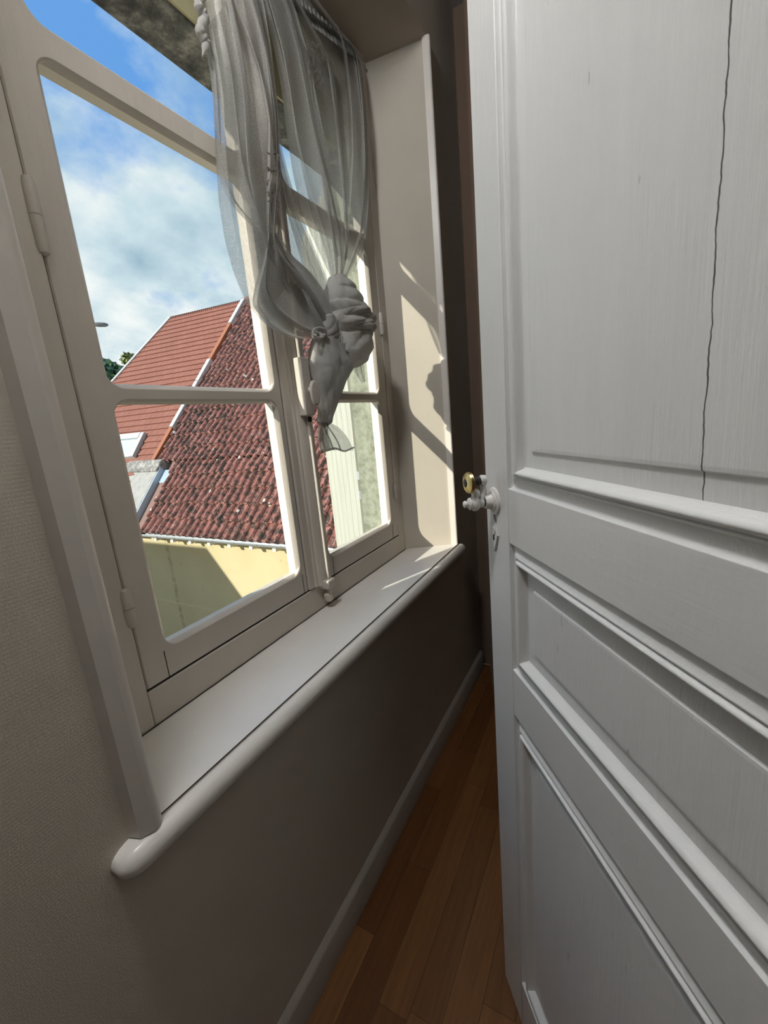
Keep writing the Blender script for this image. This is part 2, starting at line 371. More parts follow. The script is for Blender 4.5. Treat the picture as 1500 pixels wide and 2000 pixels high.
# sill board and its half-round nosing
sl = empty('trim_2', (.87, .6, .68), kind='structure', label='white painted window sill board with a rounded nosing')
mesh('sill_board', [(OX0-.005, .534, z) for z in (.668, .704)]+[(OX1+.004, .534, z) for z in (.668, .704)]+[(FX0, .714, z) for z in (.668, .704)]+[(FX1, .714, z) for z in (.668, .704)],
     [(0, 2, 3, 1), (4, 5, 7, 6), (1, 3, 7, 5), (0, 4, 6, 2), (0, 1, 5, 4), (2, 6, 7, 3)], 'sill_paint', sl)
prof = []
for i in range(13):
    a = -math.pi/2+math.pi*i/12; prof.append((.022*math.cos(a)**.8 if math.cos(a) > 1e-6 else 0, .021*math.sin(a)))
prof = [(-.014, -.021)]+prof+[(-.014, .021)]
bm_pts0 = Vector((.200, .533, .677)); bm_pts1 = Vector((1.535, .533, .677))
n = len(prof); vs = []; secs = [(.1805, .08), (.1815, .28), (.184, .48), (.188, .66), (.194, .82), (.202, .93), (.213, 1)]
secs += [(1.52, 1), (1.532, .93), (1.539, .75), (1.543, .45)]
for x, k in secs: vs += [Vector((x, .533-u*k if u > 0 else .547, .6795+v*k)) for u, v in prof]
fs = [(s*n+i, s*n+(i+1) % n, (s+1)*n+(i+1) % n, (s+1)*n+i) for s in range(len(secs)-1) for i in range(n)]+[tuple(range(n)), tuple(range((len(secs)-1)*n, len(secs)*n))]
box('sill_joint', .246, 1.506, .5330, .5345, .7028, .7042, 'gap', sl)
mesh('sill_nosing', vs, fs, 'sill_paint', sl, True)
# rounded corner beads of the window recess
cb = empty('trim_3', (.23, .53, .7), kind='structure', label='painted rounded corner beads framing the window recess')
def bead(name, x0, x1, z0, z1, r, side):
    pr = []
    for i in range(7): a = math.pi/2*i/6; pr.append((r*math.sin(a), r*math.cos(a)))
    # rounded edge on the recess side
    if side < 0: pts = [(x0, .546), (x0+.006, .527)]+[(x1-r+u, .520+(r-v)) for u, v in pr]+[(x1, .60)]+[(x1-.008, .60), (x1-.02, .546)]
    else: pts = [(x1, .546), (x1-.003, .536)]+[(x0+r-u, .533+(r-v)) for u, v in pr]+[(x0-.004, .556), (x0+.01, .556)]
    n = len(pts); vs = [(x, y, z) for z in (z0, z1) for x, y in pts]
    mesh(name, vs, [(i, (i+1) % n, n+(i+1) % n, n+i) for i in range(n)]+[tuple(range(n)), tuple(range(n, 2*n))], 'trim_paint', cb, True)
bead('corner_bead', .207, .246, .702, ZC-.1, .017, -1)
bead('corner_bead', 1.500, 1.516, .702, OZ1, .007, 1)

# added fill lamp, unseen overhead, brightens the room where daylight falls short
LX, LY, LZ = .12, .43, 2.43
wl = empty('fill_lamp', (LX, LY, ZC), 'added fill lamp, a glowing white globe out of view above the doorway', 'lamp')
lathe('fill_rose', Vector((LX, LY, ZC)), Vector((0, 0, -1)), [(0, .055), (.008, .055), (.02, .04), (.028, .012)], 'white_metal_paint', wl, 24)
tube('stem', [Vector((LX, LY, ZC-.02)), Vector((LX, LY, LZ+.075))], .007, 'white_metal_paint', wl, 10)
lathe('fill_holder', Vector((LX, LY, LZ+.062)), Vector((0, 0, 1)), [(0, .03), (.005, .034), (.02, .03), (.028, .012)], 'white_metal_paint', wl, 20)
gb = mat('fill_glow', (.9, .9, .88), .3); q_ = gb.node_tree.nodes['Principled BSDF']
GR = .075; lathe('globe', Vector((LX, LY, LZ-GR)), Vector((0, 0, 1)), [(GR-GR*math.cos(math.pi*i/14), max(.004, GR*math.sin(math.pi*i/14))) for i in range(1, 14)], 'fill_glow', wl, 24)
q_.inputs['Emission Color'].default_value = (.95, .975, 1, 1); q_.inputs['Emission Strength'].default_value = FILL_W/(4*math.pi**2*GR**2)
# ------------------------------------------------------------------ window
win = empty('window_1', (.86, .73, .704), kind='structure', label='white painted two-leaf casement window with three panes in each leaf')
Y0, Y1, YG = .714, .756, .724
SP = 'window_paint'
box('frame_stile', FX0, .3545, .7125, .768, .704, 2.30, SP, win, .002)
box('frame_stile', 1.3585, FX1, .7125, .768, .704, 2.30, SP, win, .002)
box('frame_rail', .3545, 1.3585, .7115, .768, .702, .7715, SP, win, .002)
box('frame_rail', .3545, 1.3585, .7125, .768, 2.265, 2.30, SP, win, .002)
box('shadow_gap', .3560, 1.3575, .7152, .748, .7705, .7750, 'gap', win)
PZ = ((.8375, 1.267), (1.301, 1.737), (1.790, 2.200))
def sash(x0, x1, ox0, ox1):
    z0, z1 = .7745, 2.264; bm = bmesh.new(); SEG = 7
    def loop(pts, y): return [bm.verts.new((x, y, z)) for x, z in pts]
    def edges(l): return [bm.edges.get((a, b)) or bm.edges.new((a, b)) for a, b in zip(l, l[1:]+l[:1])]
    def bridge(a, b):
        for i in range(len(a)): k = (i+1) % len(a); bm.faces.new((a[i], a[k], b[k], b[i]))
    fo = loop([(x0+.002, z0+.002), (x1-.002, z0+.002), (x1-.002, z1-.002), (x0+.002, z1-.002)], Y0)
    fo2 = loop([(x0, z0), (x1, z0), (x1, z1), (x0, z1)], Y0+.003)
    bo = loop([(x0, z0), (x1, z0), (x1, z1), (x0, z1)], Y1)
    bridge(fo, fo2); bridge(fo2, bo); fe = edges(fo); be = edges(bo)
    for za, zb in PZ:
        a = loop(rrect(ox0-.009, ox1+.009, za-.009, zb+.009, .030, SEG), Y0)
        a2 = loop(rrect(ox0-.0065, ox1+.0065, za-.0065, zb+.0065, .0275, SEG), Y0+.0018)
        b = loop(rrect(ox0, ox1, za, zb, .004, SEG), YG)
        c = loop(rrect(ox0-.010, ox1+.010, za-.008, zb+.008, .004, SEG), YG+.006)
        d = loop(rrect(ox0-.010, ox1+.010, za-.008, zb+.008, .004, SEG), Y1)
        bridge(a, a2); bridge(a2, b); bridge(b, c); bridge(c, d); fe += edges(a); be += edges(d)
    bmesh.ops.triangle_fill(bm, use_beauty=True, use_dissolve=False, edges=fe)
    bmesh.ops.triangle_fill(bm, use_beauty=True, use_dissolve=False, edges=be)
    o = obj('sash', bm, SP, win, True)
    for za, zb in PZ:
        box('pane', ox0-.008, ox1+.008, YG+.004, YG+.007, za-.006, zb+.006, 'clear_glass', o)
    return o
sL = sash(.3570, .8085, .411, .782)
sR = sash(.8125, 1.3565, .925, 1.300)
# joints of the bottom and middle rails show as hairline cracks
for s_, xs in ((sL, (.398, .792)), (sR, (.93, 1.312))):
    for x in xs:
        box('joint_crack', x, x+.0012, .7132, .7146, .776, .828, 'gap', s_)
# moulded meeting batten on the right leaf
bt = [(.8135, .7150), (.8135, .7095), (.832, .7085), (.836, .7045), (.840, .7035)]+[(.865+.024*math.cos(math.pi-math.pi*i/8), .7035-.013*math.sin(math.pi*i/8)) for i in range(9)]+[(.893, .7045), (.899, .7085), (.911, .7105), (.911, .7150)]
n = len(bt); mesh('meeting_batten', [(x, y, z) for z in (.776, 2.262) for x, y in bt], [(i, (i+1) % n, n+(i+1) % n, n+i) for i in range(n)]+[tuple(range(n)), tuple(range(n, 2*n))], SP, sR, True)
def hinge(x, z0, z1, par):
    h = lathe('hinge', Vector((x, .7115, z0)), Vector((0, 0, 1)), [(0, .002), (.003, .0065), (.010, .0082), ((z1-z0)/2-.0005, .0085), ((z1-z0)/2, .0068), ((z1-z0)/2+.0012, .0085), (z1-z0-.010, .0082), (z1-z0-.003, .0065), (z1-z0, .002)], 'window_metal', par, 16)
hinge(.3565, 1.472, 1.572, sL); hinge(.3555, .897, .968, sL); hinge(1.3575, 1.49, 1.565, sR); hinge(1.3575, .915, .972, sR)
# slim dark gaps beside the leaves
box('stile_gap', .3545, .357, .722, .74, .773, 2.264, 'gap', win); box('stile_gap', 1.3563, 1.3588, .722, .74, .773, 2.264, 'gap', win); box('stile_gap', .8085, .8127, .722, .74, .773, 2.264, 'gap', win)
esp = empty('espagnolette', (.87, .69, .76)); esp.parent = win; esp.matrix_parent_inverse = win.matrix_basis.inverted()
EX = .8655
tube('rod', [Vector((EX, .6865, z)) for z in (.752, 1.25)], .0048, 'window_metal', esp, 12)
tube('rod', [Vector((EX-.004, .6865, z)) for z in (1.36, 2.22)], .0048, 'window_metal', esp, 12)
box('lock_case', .845, .878, .672, .697, 1.232, 1.372, 'window_metal', esp, .003)
lathe('rod_tip', Vector((EX, .6865, .738)), Vector((0, 0, 1)), [(0, .003), (.006, .006), (.012, .0066), (.03, .0060)], 'window_metal', esp, 14)
KP = at_y(615, 768, .650)
tube('handle_stem', [Vector((.868, .673, 1.297)), KP+Vector((0, .006, 0))], [.0055, .0048], 'window_metal', esp, 14)
hk = lathe('handle_knob', KP+Vector((0, .005, 0)), Vector((-.05, -1, .02)), [(0, .006), (.0015, .0145), (.004, .0175), (.007, .0175), (.0095, .0150), (.0105, .004)], 'window_metal', esp, 28)
for v in hk.data.vertices: v.co.z = KP.z+(v.co.z-KP.z)*1.75
box('keeper', .849, .884, .6755, .714, .764, .790, 'window_metal', esp, .005)
lathe('keeper_cup', Vector((.868, .694, .722)), Vector((0, 0, 1)), [(0, .006), (.006, .013), (.022, .014), (.028, .009)], 'window_metal', esp, 14)
box('rod_guide', .861, .871, .678, .690, 1.216, 1.230, 'black_iron', esp, .002)
# old filled crack where frame rail meets the sill
pts = []
for i in range(60):
    x = .30+1.10*i/59; pts.append(Vector((x, .7105-.0008*random.random(), .7048+.0007*random.random())))
tube('sill_crack', pts, .0011, 'gap', win, 5)

# ------------------------------------------------------------------ door
TH = R(37.1394); DD = Vector((math.cos(TH), math.sin(TH), 0)); DN = Vector((-math.sin(TH), math.cos(TH), 0)); P0 = Vector((.655, .175, 0))
# door-local frame: x = from the free edge towards the hinges, y = out of the face towards the window, z = up
door = empty('door_1', P0, kind='structure', label='tall white panelled door standing ajar beside the window')
dm = Matrix.Identity(4)
for k in range(3): dm[k][0] = -DD[k]; dm[k][1] = DN[k]
dm.translation = P0; door.matrix_world = dm; door.matrix_basis = dm
def dobj(o):
    o.parent = door; o.matrix_parent_inverse = Matrix.Identity(4); return o
DW = .80; T = .034; DZ1 = 2.08
PAN = ((1.09, 1.965), (.800, 1.009), (.125, .719)); SX0, SX1 = .069, .715
dobj(box('stile', -.013, SX0, -T, 0, .006, DZ1, 'door_paint', None, .0022)); dobj(box('stile', SX1, DW, -T, 0, .006, DZ1, 'door_paint', None, .0022))
for za, zb in ((.006, .125), (.719, .800), (1.009, 1.09), (1.965, DZ1)):
    dobj(box('rail', SX0+.0004, SX1-.0004, -T, -.0004, za, zb, 'door_rail_paint', None, .0006))
MP = [(0, -.0005), (.0012, -.0052), (.005, -.0062), (.011, -.0048), (.0165, -.0010), (.0182, -.0008), (.0192, -.0032), (.0205, -.0034), (.0215, .0006), (.0235, .0022), (.0262, .0014), (.0282, -.0022), (.0305, -.0085), (.034, -.0112)]
for za, zb in PAN:
    vs = []; fs = []
    for wd, y in MP:
        for x, z in ((SX0+wd, za+wd), (SX1-wd, za+wd), (SX1-wd, zb-wd), (SX0+wd, zb-wd)): vs.append((x, y, z))
    for i in range(len(MP)-1):
        for k in range(4): fs.append((i*4+k, i*4+(k+1) % 4, i*4+4+(k+1) % 4, i*4+4+k))
    me = bpy.data.meshes.new('moulding'); me.from_pydata(vs, [], fs); me.update()
    o = dobj(obj('moulding', me, 'door_paint', None))
    for p in o.data.polygons: p.use_smooth = True
    bmv = bmesh.new(); bmv.from_mesh(o.data)
    for e in bmv.edges:
        a, b = e.verts
        e.smooth = not ((a.index//4 != b.index//4))      # mitred corners stay crisp
    bmesh.ops.recalc_face_normals(bmv, faces=bmv.faces); bmv.to_mesh(o.data); bmv.free()
    # fielded panel: margin, small step, raised field
    st = [(.032, -.011), (.0545, -.0100), (.0560, -.0078), (.0595, -.0074)]
    vs = []
    for wd, y in st:
        for x, z in ((SX0+wd, za+wd), (SX1-wd, za+wd), (SX1-wd, zb-wd), (SX0+wd, zb-wd)): vs.append((x, y, z))
    fs = [(i*4+k, i*4+(k+1) % 4, i*4+4+(k+1) % 4, i*4+4+k) for i in range(len(st)-1) for k in range(4)]+[(12, 13, 14, 15)]
    nb = len(vs); vs += [(SX0, -.026, za), (SX1, -.026, za), (SX1, -.026, zb), (SX0, -.026, zb)]
    fs += [(k, (k+1) % 4, nb+(k+1) % 4, nb+k) for k in range(4)]+[(nb, nb+1, nb+2, nb+3)]
    dobj(mesh('panel', vs, fs, 'door_panel_paint'))
hd = empty('door_handle', (0, 0, 0)); hd.parent = door
def hobj(o): o.parent = hd; o.matrix_parent_inverse = Matrix.Identity(4); return o
YA = Vector((0, 1, 0)); HS, HZ = .021, 1.064
hobj(lathe('rosette', Vector((HS, 0, HZ)), YA, [(0, .0215), (.002, .0215), (.0036, .0195), (.0042, .0165), (.0056, .0160), (.0068, .0130), (.0140, .0105), (.0165, .0098)], 'white_metal_paint', None, 32))
hobj(lathe('neck_ring', Vector((HS, .0165, HZ)), YA, [(0, .0072), (.0028, .0072)], 'black_iron', None, 20))
hobj(lathe('turned_knob', Vector((HS, .019, HZ)), YA, [(0, .0072), (.004, .0080), (.0075, .0070), (.0085, .0100), (.0125, .0122), (.0165, .0118), (.0185, .0095), (.0190, .0082), (.0210, .0098), (.0228, .0090), (.0236, .0060), (.0246, .0040), (.0262, .0050), (.0285, .0058), (.0308, .0050), (.0322, .0020)], 'white_metal_paint', None, 28))
hobj(lathe('side_ball', Vector((HS-.001, .0235, HZ+.015)), YA, [(0, .002), (.0015, .006), (.0045, .0082), (.0085, .0082), (.0115, .006), (.0130, .002)], 'white_metal_paint', None, 20))
hobj(tube('crank_arm', [Vector((HS, .0215, HZ+.004)), Vector((HS, .0190, HZ+.012)), Vector((HS, .0175, HZ+.022)), Vector((HS, .0175, HZ+.033))], [.0055, .0045, .0042, .0050], 'white_metal_paint', None, 12))
hobj(lathe('crank_hub', Vector((HS, .0120, HZ+.035)), YA, [(0, .0040), (.002, .0075), (.008, .0082), (.0105, .0060)], 'white_metal_paint', None, 20))
hobj(lathe('grip', Vector((HS, .0215, HZ+.0345)), YA, [(0, .0062), (.004, .0066), (.0046, .0074), (.006, .0074), (.0066, .0064), (.0125, .0060), (.0175, .0052)], 'black_iron', None, 20))
bk = hobj(lathe('brass_disc', Vector((HS, .0370, HZ+.033)), Vector((.12, 1, 0)), [(0, .0065), (.0006, .0150), (.0016, .0166), (.0028, .0160), (.0030, .0140), (.0042, .0165), (.0060, .0155), (.0078, .0095), (.0085, .0060)], 'brass', None, 32))
hobj(lathe('black_button', Vector((HS-.0011, .0448, HZ+.033)), Vector((.12, 1, 0)), [(0, .0066), (.001, .0066), (.0022, .0045), (.0026, .001)], 'black_iron', None, 20))
# lozenge escutcheon with keyhole
kz, ks = 1.011, .0205
lo = [(ks, kz+.032), (ks+.0135, kz), (ks, kz-.030), (ks-.0135, kz)]
vs = [(x, .0002, z) for x, z in lo]+[(ks+(x-ks)*.95, .0032, kz+(z-kz)*.96) for x, z in lo]
esc = dobj(mesh('escutcheon', vs, [(0, 1, 5, 4), (1, 2, 6, 5), (2, 3, 7, 6), (3, 0, 4, 7), (4, 5, 6, 7), (0, 3, 2, 1)], 'white_metal_paint'))
kp = [(ks+.0030*math.cos(R(a)), kz+.006+.0044*math.sin(R(a))) for a in range(-50, 231, 20)]+[(ks-.0026, kz-.010), (ks+.0026, kz-.010)]
vs = [(x, .0031, z) for x, z in kp]+[(x, .0036, z) for x, z in kp]; n = len(kp)
o = mesh('keyhole', vs, [(i, (i+1) % n, n+(i+1) % n, n+i) for i in range(n)]+[tuple(range(n)), tuple(range(n, 2*n))], 'gap'); o.parent = esc
o = lathe('keyhole_cover', Vector((ks+.0008, .0032, kz+.006)), YA, [(0, .0058), (.0012, .0058), (.0016, .0046), (.0013, .0040)], 'white_metal_paint', None, 20); o.parent = esc
for v in o.data.vertices: v.co.z = kz+.006+(v.co.z-kz-.006)*1.25
for z in (.30, 1.02, 1.80):
    dobj(lathe('hinge', Vector((DW+.006, -.004, z)), Vector((0, 0, 1)), [(0, .004), (.003, .008), (.05, .008), (.051, .006), (.052, .008), (.1, .008), (.103, .004)], 'white_metal_paint', None, 12))

# ------------------------------------------------------------------ curtains
def sheet(name, L, Rr, m, parent, Y, nS=60, nT=90, k=4, amp=.012, over=.55, phase=0.0, conv=None, seed=0):
    rnd = random.Random(seed); L = smooth_pts(resample(L, nT), 6); Rr = smooth_pts(resample(Rr, nT), 6)
    ph = [rnd.uniform(0, 6.28) for _ in range(6)]; vs = []; fs = []
    for j in range(nT):
        t = j/(nT-1); yy = Y(t) if callable(Y) else Y
        for i in range(nS):
            s = i/(nS-1); drift = phase+.9*math.sin(2.1*t+ph[0])+.5*math.sin(5.3*t+ph[1])
            a = 2*math.pi*k*s+drift+.6*math.sin(2*math.pi*1.3*s+ph[2])
            env = math.sin(math.pi*min(1, max(0, s)))**.6
            s2 = s+over/(2*math.pi*k)*2.2*math.sin(a)*env
            ax = (conv(t) if conv else 1.0)
            u = L[j][0]+(Rr[j][0]-L[j][0])*s2; v = L[j][1]+(Rr[j][1]-L[j][1])*s2
            y = yy+amp*ax*math.cos(a)*env+.22*amp*ax*math.sin(2.3*a+5*t+ph[3])*env+.5*amp*math.sin(9*t+5*s+ph[4])*env
            vs.append(at_y(u, v, y))
    for j in range(nT-1):
        for i in range(nS-1): fs.append((j*nS+i, j*nS+i+1, (j+1)*nS+i+1, (j+1)*nS+i))
    me = bpy.data.meshes.new(name); me.from_pydata([tuple(v) for v in vs], [], fs); me.update()
    for p in me.polygons: p.use_smooth = True
    return obj(name, me, m, parent)
def wrap(name, L, Rr, m, parent, Y, depth=.8, nT=70, seg=64, wr=.3, twist=3.0, k=3, seed=0, bands=0.0, nb=5):
    """bunched cloth: a closed tube between two outlines, folded into spiralling creases"""
    rnd = random.Random(seed); L = smooth_pts(resample(L, nT), 3); Rr = smooth_pts(resample(Rr, nT), 3); vs = []; fs = []
    ph = [rnd.uniform(0, 6.28) for _ in range(6)]
    def ridge(x): return 1-abs(math.sin(x))**.75
    for j in range(nT):
        t = j/(nT-1); a = at_y(*L[j], Y); b = at_y(*Rr[j], Y); c = (a+b)/2; h = (b-a)/2; r = h.length; hx = h/max(r, 1e-6)
        e = min(1, min(t, 1-t)/.06+.15)
        for i in range(seg):
            q = 2*math.pi*i/seg
            f = ridge(.5*k*q+twist*math.pi*t+ph[0])*.55+ridge(.5*(k+2)*q-twist*1.7*math.pi*t+ph[1]+.8*math.sin(4*t))*.3
            f += .16*ridge(.5*(k+8)*q+twist*2.3*math.pi*t+ph[5]+1.3*math.sin(5*t+q))
            f += bands*ridge(nb*math.pi*t+1.1*math.sin(q+ph[2])+.5*math.sin(2*q+ph[3]))
            w_ = 1-wr*f*(.35+.65*abs(math.sin(q)))+.05*math.sin(2*q+11*t+ph[4])
            vs.append(c+hx*(r*e*math.cos(q)*(1-wr*.22*f))+Vector((0, -1, 0))*(r*e*depth*math.sin(q)*w_))
    for j in range(nT-1):
        for i in range(seg): fs.append((j*seg+i, j*seg+(i+1) % seg, (j+1)*seg+(i+1) % seg, (j+1)*seg+i))
    fs += [tuple(range(seg)), tuple(range((nT-1)*seg, nT*seg))]
    o = mesh(name, vs, fs, m, parent); 
    for p in o.data.polygons: p.use_smooth = True
    return o
def leaf_bits(name, spots, Y, m, parent):
    bm = bmesh.new()
    for u, v, ln, wd, an in spots:
        c = at_y(u, v, Y); ex = at_y(u+1, v, Y)-c; ez = at_y(u, v+1, Y)-c; ca, sa = math.cos(an), math.sin(an)
        ring_ = []
        for i in range(8):
            q = 2*math.pi*i/8; a = ln*math.cos(q); b = wd*math.sin(q)*(1-.3*math.cos(q)); p = c+ex*(a*ca-b*sa)+ez*(a*sa+b*ca)
            ring_.append((p, p+Vector((0, -.0006, 0))))
        top = [bm.verts.new(p[1]) for p in ring_]; bot = [bm.verts.new(p[0]) for p in ring_]; bm.faces.new(top); bm.faces.new(bot)
        for i in range(8): bm.faces.new((top[i], top[(i+1) % 8], bot[(i+1) % 8], bot[i]))
    return obj(name, bm, m, parent)
cl = empty('curtain', at_y(480, 300, .69), 'sheer white curtain over the window meeting stile, knotted low by the window handle', 'curtain', 'sheer knotted window curtains')
LT = [(372, -60), (386, 0), (398, 70), (408, 130), (417, 190), (421, 300), (427, 390), (438, 465), (455, 530), (480, 590), (515, 632), (555, 657), (590, 663), (618, 650)]
RTp = [(492, -60), (508, 0), (530, 110), (540, 200), (546, 290), (562, 350), (582, 420), (608, 480), (636, 545), (652, 600), (657, 640), (645, 655)]
sheet('main_fall', LT, RTp, 'sheer_fabric', cl, lambda t: .690-.015*math.sin(math.pi*t), 110, 120, 2.6, .014, .8, .4, lambda t: 1-.7*max(0, t-.75)/.25, 3)
# the gathered rope of cloth inside the fall
sheet('gathered_fold', [(440, -60), (455, 0), (478, 60), (505, 140), (524, 240), (521, 330), (519, 420), (521, 470), (512, 520), (500, 570), (520, 610), (570, 640), (618, 652)],
      [(500, -60), (514, 0), (531, 100), (541, 200), (547, 300), (549, 340), (541, 420), (537, 460), (556, 490), (590, 515), (622, 555), (646, 605), (652, 645)],
      'double_fabric', cl, .672, 80, 110, 1.8, .012, 1.1, 1.2, None, 9)
# the pouch of cloth swept down into the knot
sheet('pouch', [(524, 455), (512, 510), (497, 560), (492, 596), (520, 632), (556, 655), (592, 663), (622, 660)],
      [(542, 455), (572, 500), (606, 530), (632, 566), (648, 604), (657, 640), (656, 662), (640, 672)], 'double_fabric', cl, .664, 90, 80, 1.6, .011, .7, 2.6, None, 27)
sheet('back_fold', [(425, -60), (440, 0), (470, 80), (500, 180), (515, 280), (545, 360), (565, 430), (585, 500), (610, 570), (630, 630)],
      [(495, -60), (512, 0), (532, 110), (542, 200), (550, 290), (566, 350), (588, 420), (612, 480), (640, 545), (655, 610)],
      'sheer_fabric', cl, .702, 60, 90, 2, .008, .6, 2.2, None, 21)
# sheer sweep crossing from the upper left to the pocket
sheet('cross_fold', [(395, 60), (412, 150), (419, 260), (424, 340), (450, 400), (490, 440), (520, 470)],
      [(440, 10), (475, 130), (500, 240), (515, 330), (528, 400), (532, 450), (535, 480)], 'sheer_fabric', cl, .680, 40, 60, 2, .008, .9, .7, None, 14)
ep = [at_y(390+5*math.sin(i*.35)+.10*i*2.0, -30+i*2.9, .676) for i in range(49)]
tube('rolled_edge', ep, [max(.0015, (.0068+.0026*abs(math.sin(i*.75+.5*math.sin(i*.31))))*min(1, (48-i)/6)) for i in range(49)], 'dense_fabric', cl, 14)
wrap('knot', [(632, 616), (626, 636), (620, 654), (618, 672)], [(648, 610), (658, 632), (660, 656), (652, 684)], 'dense_fabric', cl, .668, .5, 50, 64, .34, 1.6, 3, 5)
ringpts = [at_y(624+13*math.cos(R(a)), 650+10*math.sin(R(a)), .648+.004*math.sin(R(a*2))) for a in range(0, 361, 15)]
tube('knot_loop', ringpts, .0030, 'dense_fabric', cl, 12)
wrap('twisted_tail', [(614, 650), (608, 680), (605, 710), (611, 740), (620, 775), (624, 805), (621, 834)], [(650, 650), (664, 680), (679, 712), (682, 722), (669, 755), (659, 785), (650, 812), (646, 836)], 'dense_fabric', cl, .672, .5, 90, 72, .42, .9, 3, 11, .15, 4)
sheet('flared_end', [(623, 826), (621, 845), (622, 862), (625, 879)], [(645, 826), (660, 833), (678, 852), (691, 880)], 'sheer_fabric', cl, .672, 60, 30, 4, .006, .9, .3, None, 4)
sheet('flared_end_fold', [(623, 826), (621, 845), (622, 862), (626, 880)], [(642, 826), (641, 845), (643, 862), (648, 880)], 'hem_fabric', cl, .664, 40, 30, 3, .005, .8, 1.3, None, 6)
hem = [at_y(625+66*i/12, 877+3*math.sin(i*.9)+1.5*math.sin(math.pi*i/12), .668) for i in range(13)]
tube('hem', hem, .0026, 'hem_fabric', cl, 8)
random.seed(5)
leaf_bits('embroidery', [(530+random.uniform(-8, 16), 300+random.uniform(0, 110), random.uniform(3, 6), random.uniform(1.5, 2.5), random.uniform(0, 3)) for _ in range(34)], .652, 'embroidery', cl)

cr_ = empty('curtain', at_y(650, 300, .70), 'sheer white curtain over the right leaf, tied in a thick bunched knot', 'curtain', 'sheer knotted window curtains')
sheet('main_fall', [(498, -40), (516, 20), (536, 100), (549, 170), (560, 260), (572, 340), (586, 400), (604, 450), (622, 490), (636, 520), (648, 545)],
      [(590, -40), (640, 25), (690, 92), (706, 115), (714, 190), (719, 260), (722, 330), (721, 400), (717, 450), (706, 500), (690, 530), (672, 548)],
      'sheer_fabric', cr_, .698, 140, 120, 3.6, .014, .9, .2, lambda t: 1-.6*t, 31)
sheet('front_fold', [(512, -40), (530, 20), (552, 100), (566, 180), (578, 270), (592, 340), (606, 400), (622, 450), (636, 495), (648, 542)],
      [(555, -40), (578, 20), (600, 100), (616, 180), (632, 260), (648, 330), (662, 400), (670, 450), (672, 500), (670, 545)], 'sheer_fabric', cr_, .684, 70, 100, 1.7, .010, .95, .9, None, 8)
sheet('side_fold', [(655, 45), (668, 90), (680, 200), (684, 300), (676, 400), (668, 480), (662, 545)], [(690, 92), (706, 115), (716, 200), (721, 300), (720, 400), (712, 470), (676, 545)], 'sheer_fabric', cr_, .690, 50, 80, 2, .010, .9, .5, None, 17)
sheet('gathered_heading', [(500, -70), (600, -6), (700, 106)][::-1] and [(508, -80), (518, -40), (530, -10)], [(690, 88), (700, 106), (706, 124)], 'dense_fabric', cr_, .695, 160, 8, 22, .010, .7, 0, None, 2)
wrap('knot_sleeve', [(648, 534), (642, 560), (644, 590), (654, 614), (668, 632)], [(668, 534), (686, 560), (700, 588), (708, 610), (706, 634)], 'dense_fabric', cr_, .680, .7, 80, 72, .30, .8, 3, 19, .55, 4)
wrap('knot_fold', [(655, 604), (652, 618), (660, 640), (676, 660)], [(700, 596), (722, 626), (724, 640), (712, 664)], 'dense_fabric', cr_, .672, .7, 60, 72, .34, 1.5, 2, 23, .35, 3)
wrap('knot_ball', [(668, 632), (659, 655), (660, 685), (668, 706), (680, 718)], [(700, 632), (716, 655), (716, 685), (708, 708), (694, 721)], 'dense_fabric', cr_, .676, .75, 70, 72, .36, 1.3, 4, 29, .2, 3)
tube('knot_loop', [at_y(712+9*math.cos(R(a)), 664+9*math.sin(R(a)), .664+.004*math.sin(R(a))) for a in range(-100, 160, 20)], .004, 'dense_fabric', cr_, 10)
tube('knot_loop', [at_y(680+14*math.cos(R(a)), 668+20*math.sin(R(a)), .654) for a in range(-40, 230, 18)], .0035, 'dense_fabric', cr_, 10)
sheet('loose_end', [(684, 700), (688, 716), (694, 730), (706, 748)], [(708, 700), (712, 716), (713, 730), (713, 746)], 'sheer_fabric', cr_, .68, 24, 20, 2, .005, .8, .2, None, 3)
random.seed(12)
sp = [(612+random.uniform(-14, 16)+(v-80)*.12, v, random.uniform(3.5, 7), random.uniform(1.8, 3.0), random.uniform(.6, 2.6)) for v in [85+2.6*i for i in range(34)]]
leaf_bits('embroidery', sp, .664, 'embroidery', cr_)
rodo = tube('curtain_rod', [at_y(520, -100, .702), at_y(706, 112, .702)], .005, 'curtain_rod', None, 12)
tag(rodo, 'thin rod under the window soffit carrying the curtain tops', 'curtain rod')

# ------------------------------------------------------------------ outside face of the house
fc = empty('wall_facade', (0, .84, -4), kind='structure')
YE = 'yellow_render'; FY = .88
box('render', -8, .31, .782, FY, -4.2, 6.5, YE, fc); box('render', 1.40, 5.3, .782, FY, -4.2, 6.5, YE, fc)
box('render', .31, 1.40, .782, FY, -4.2, .60, YE, fc); box('render', .31, 1.40, .782, FY, 2.30, 6.5, YE, fc)
box('lintel_stone', .16, 1.55, .786, FY+.02, 2.036, 2.29, 'lintel_stone', fc, .004)
box('render_band', .31, 1.40, .780, .7855, 2.040, 2.30, YE, fc)
box('jamb_stone', 1.398, 1.56, .7805, FY+.012, .63, 2.036, 'jamb_stone', fc, .006); box('jamb_stone', .15, .308, .7805, FY+.012, .63, 2.036, 'jamb_stone', fc, .006)
box('sill_stone', .12, 1.405, .770, FY+.05, .58, .665, 'jamb_stone', fc, .006)
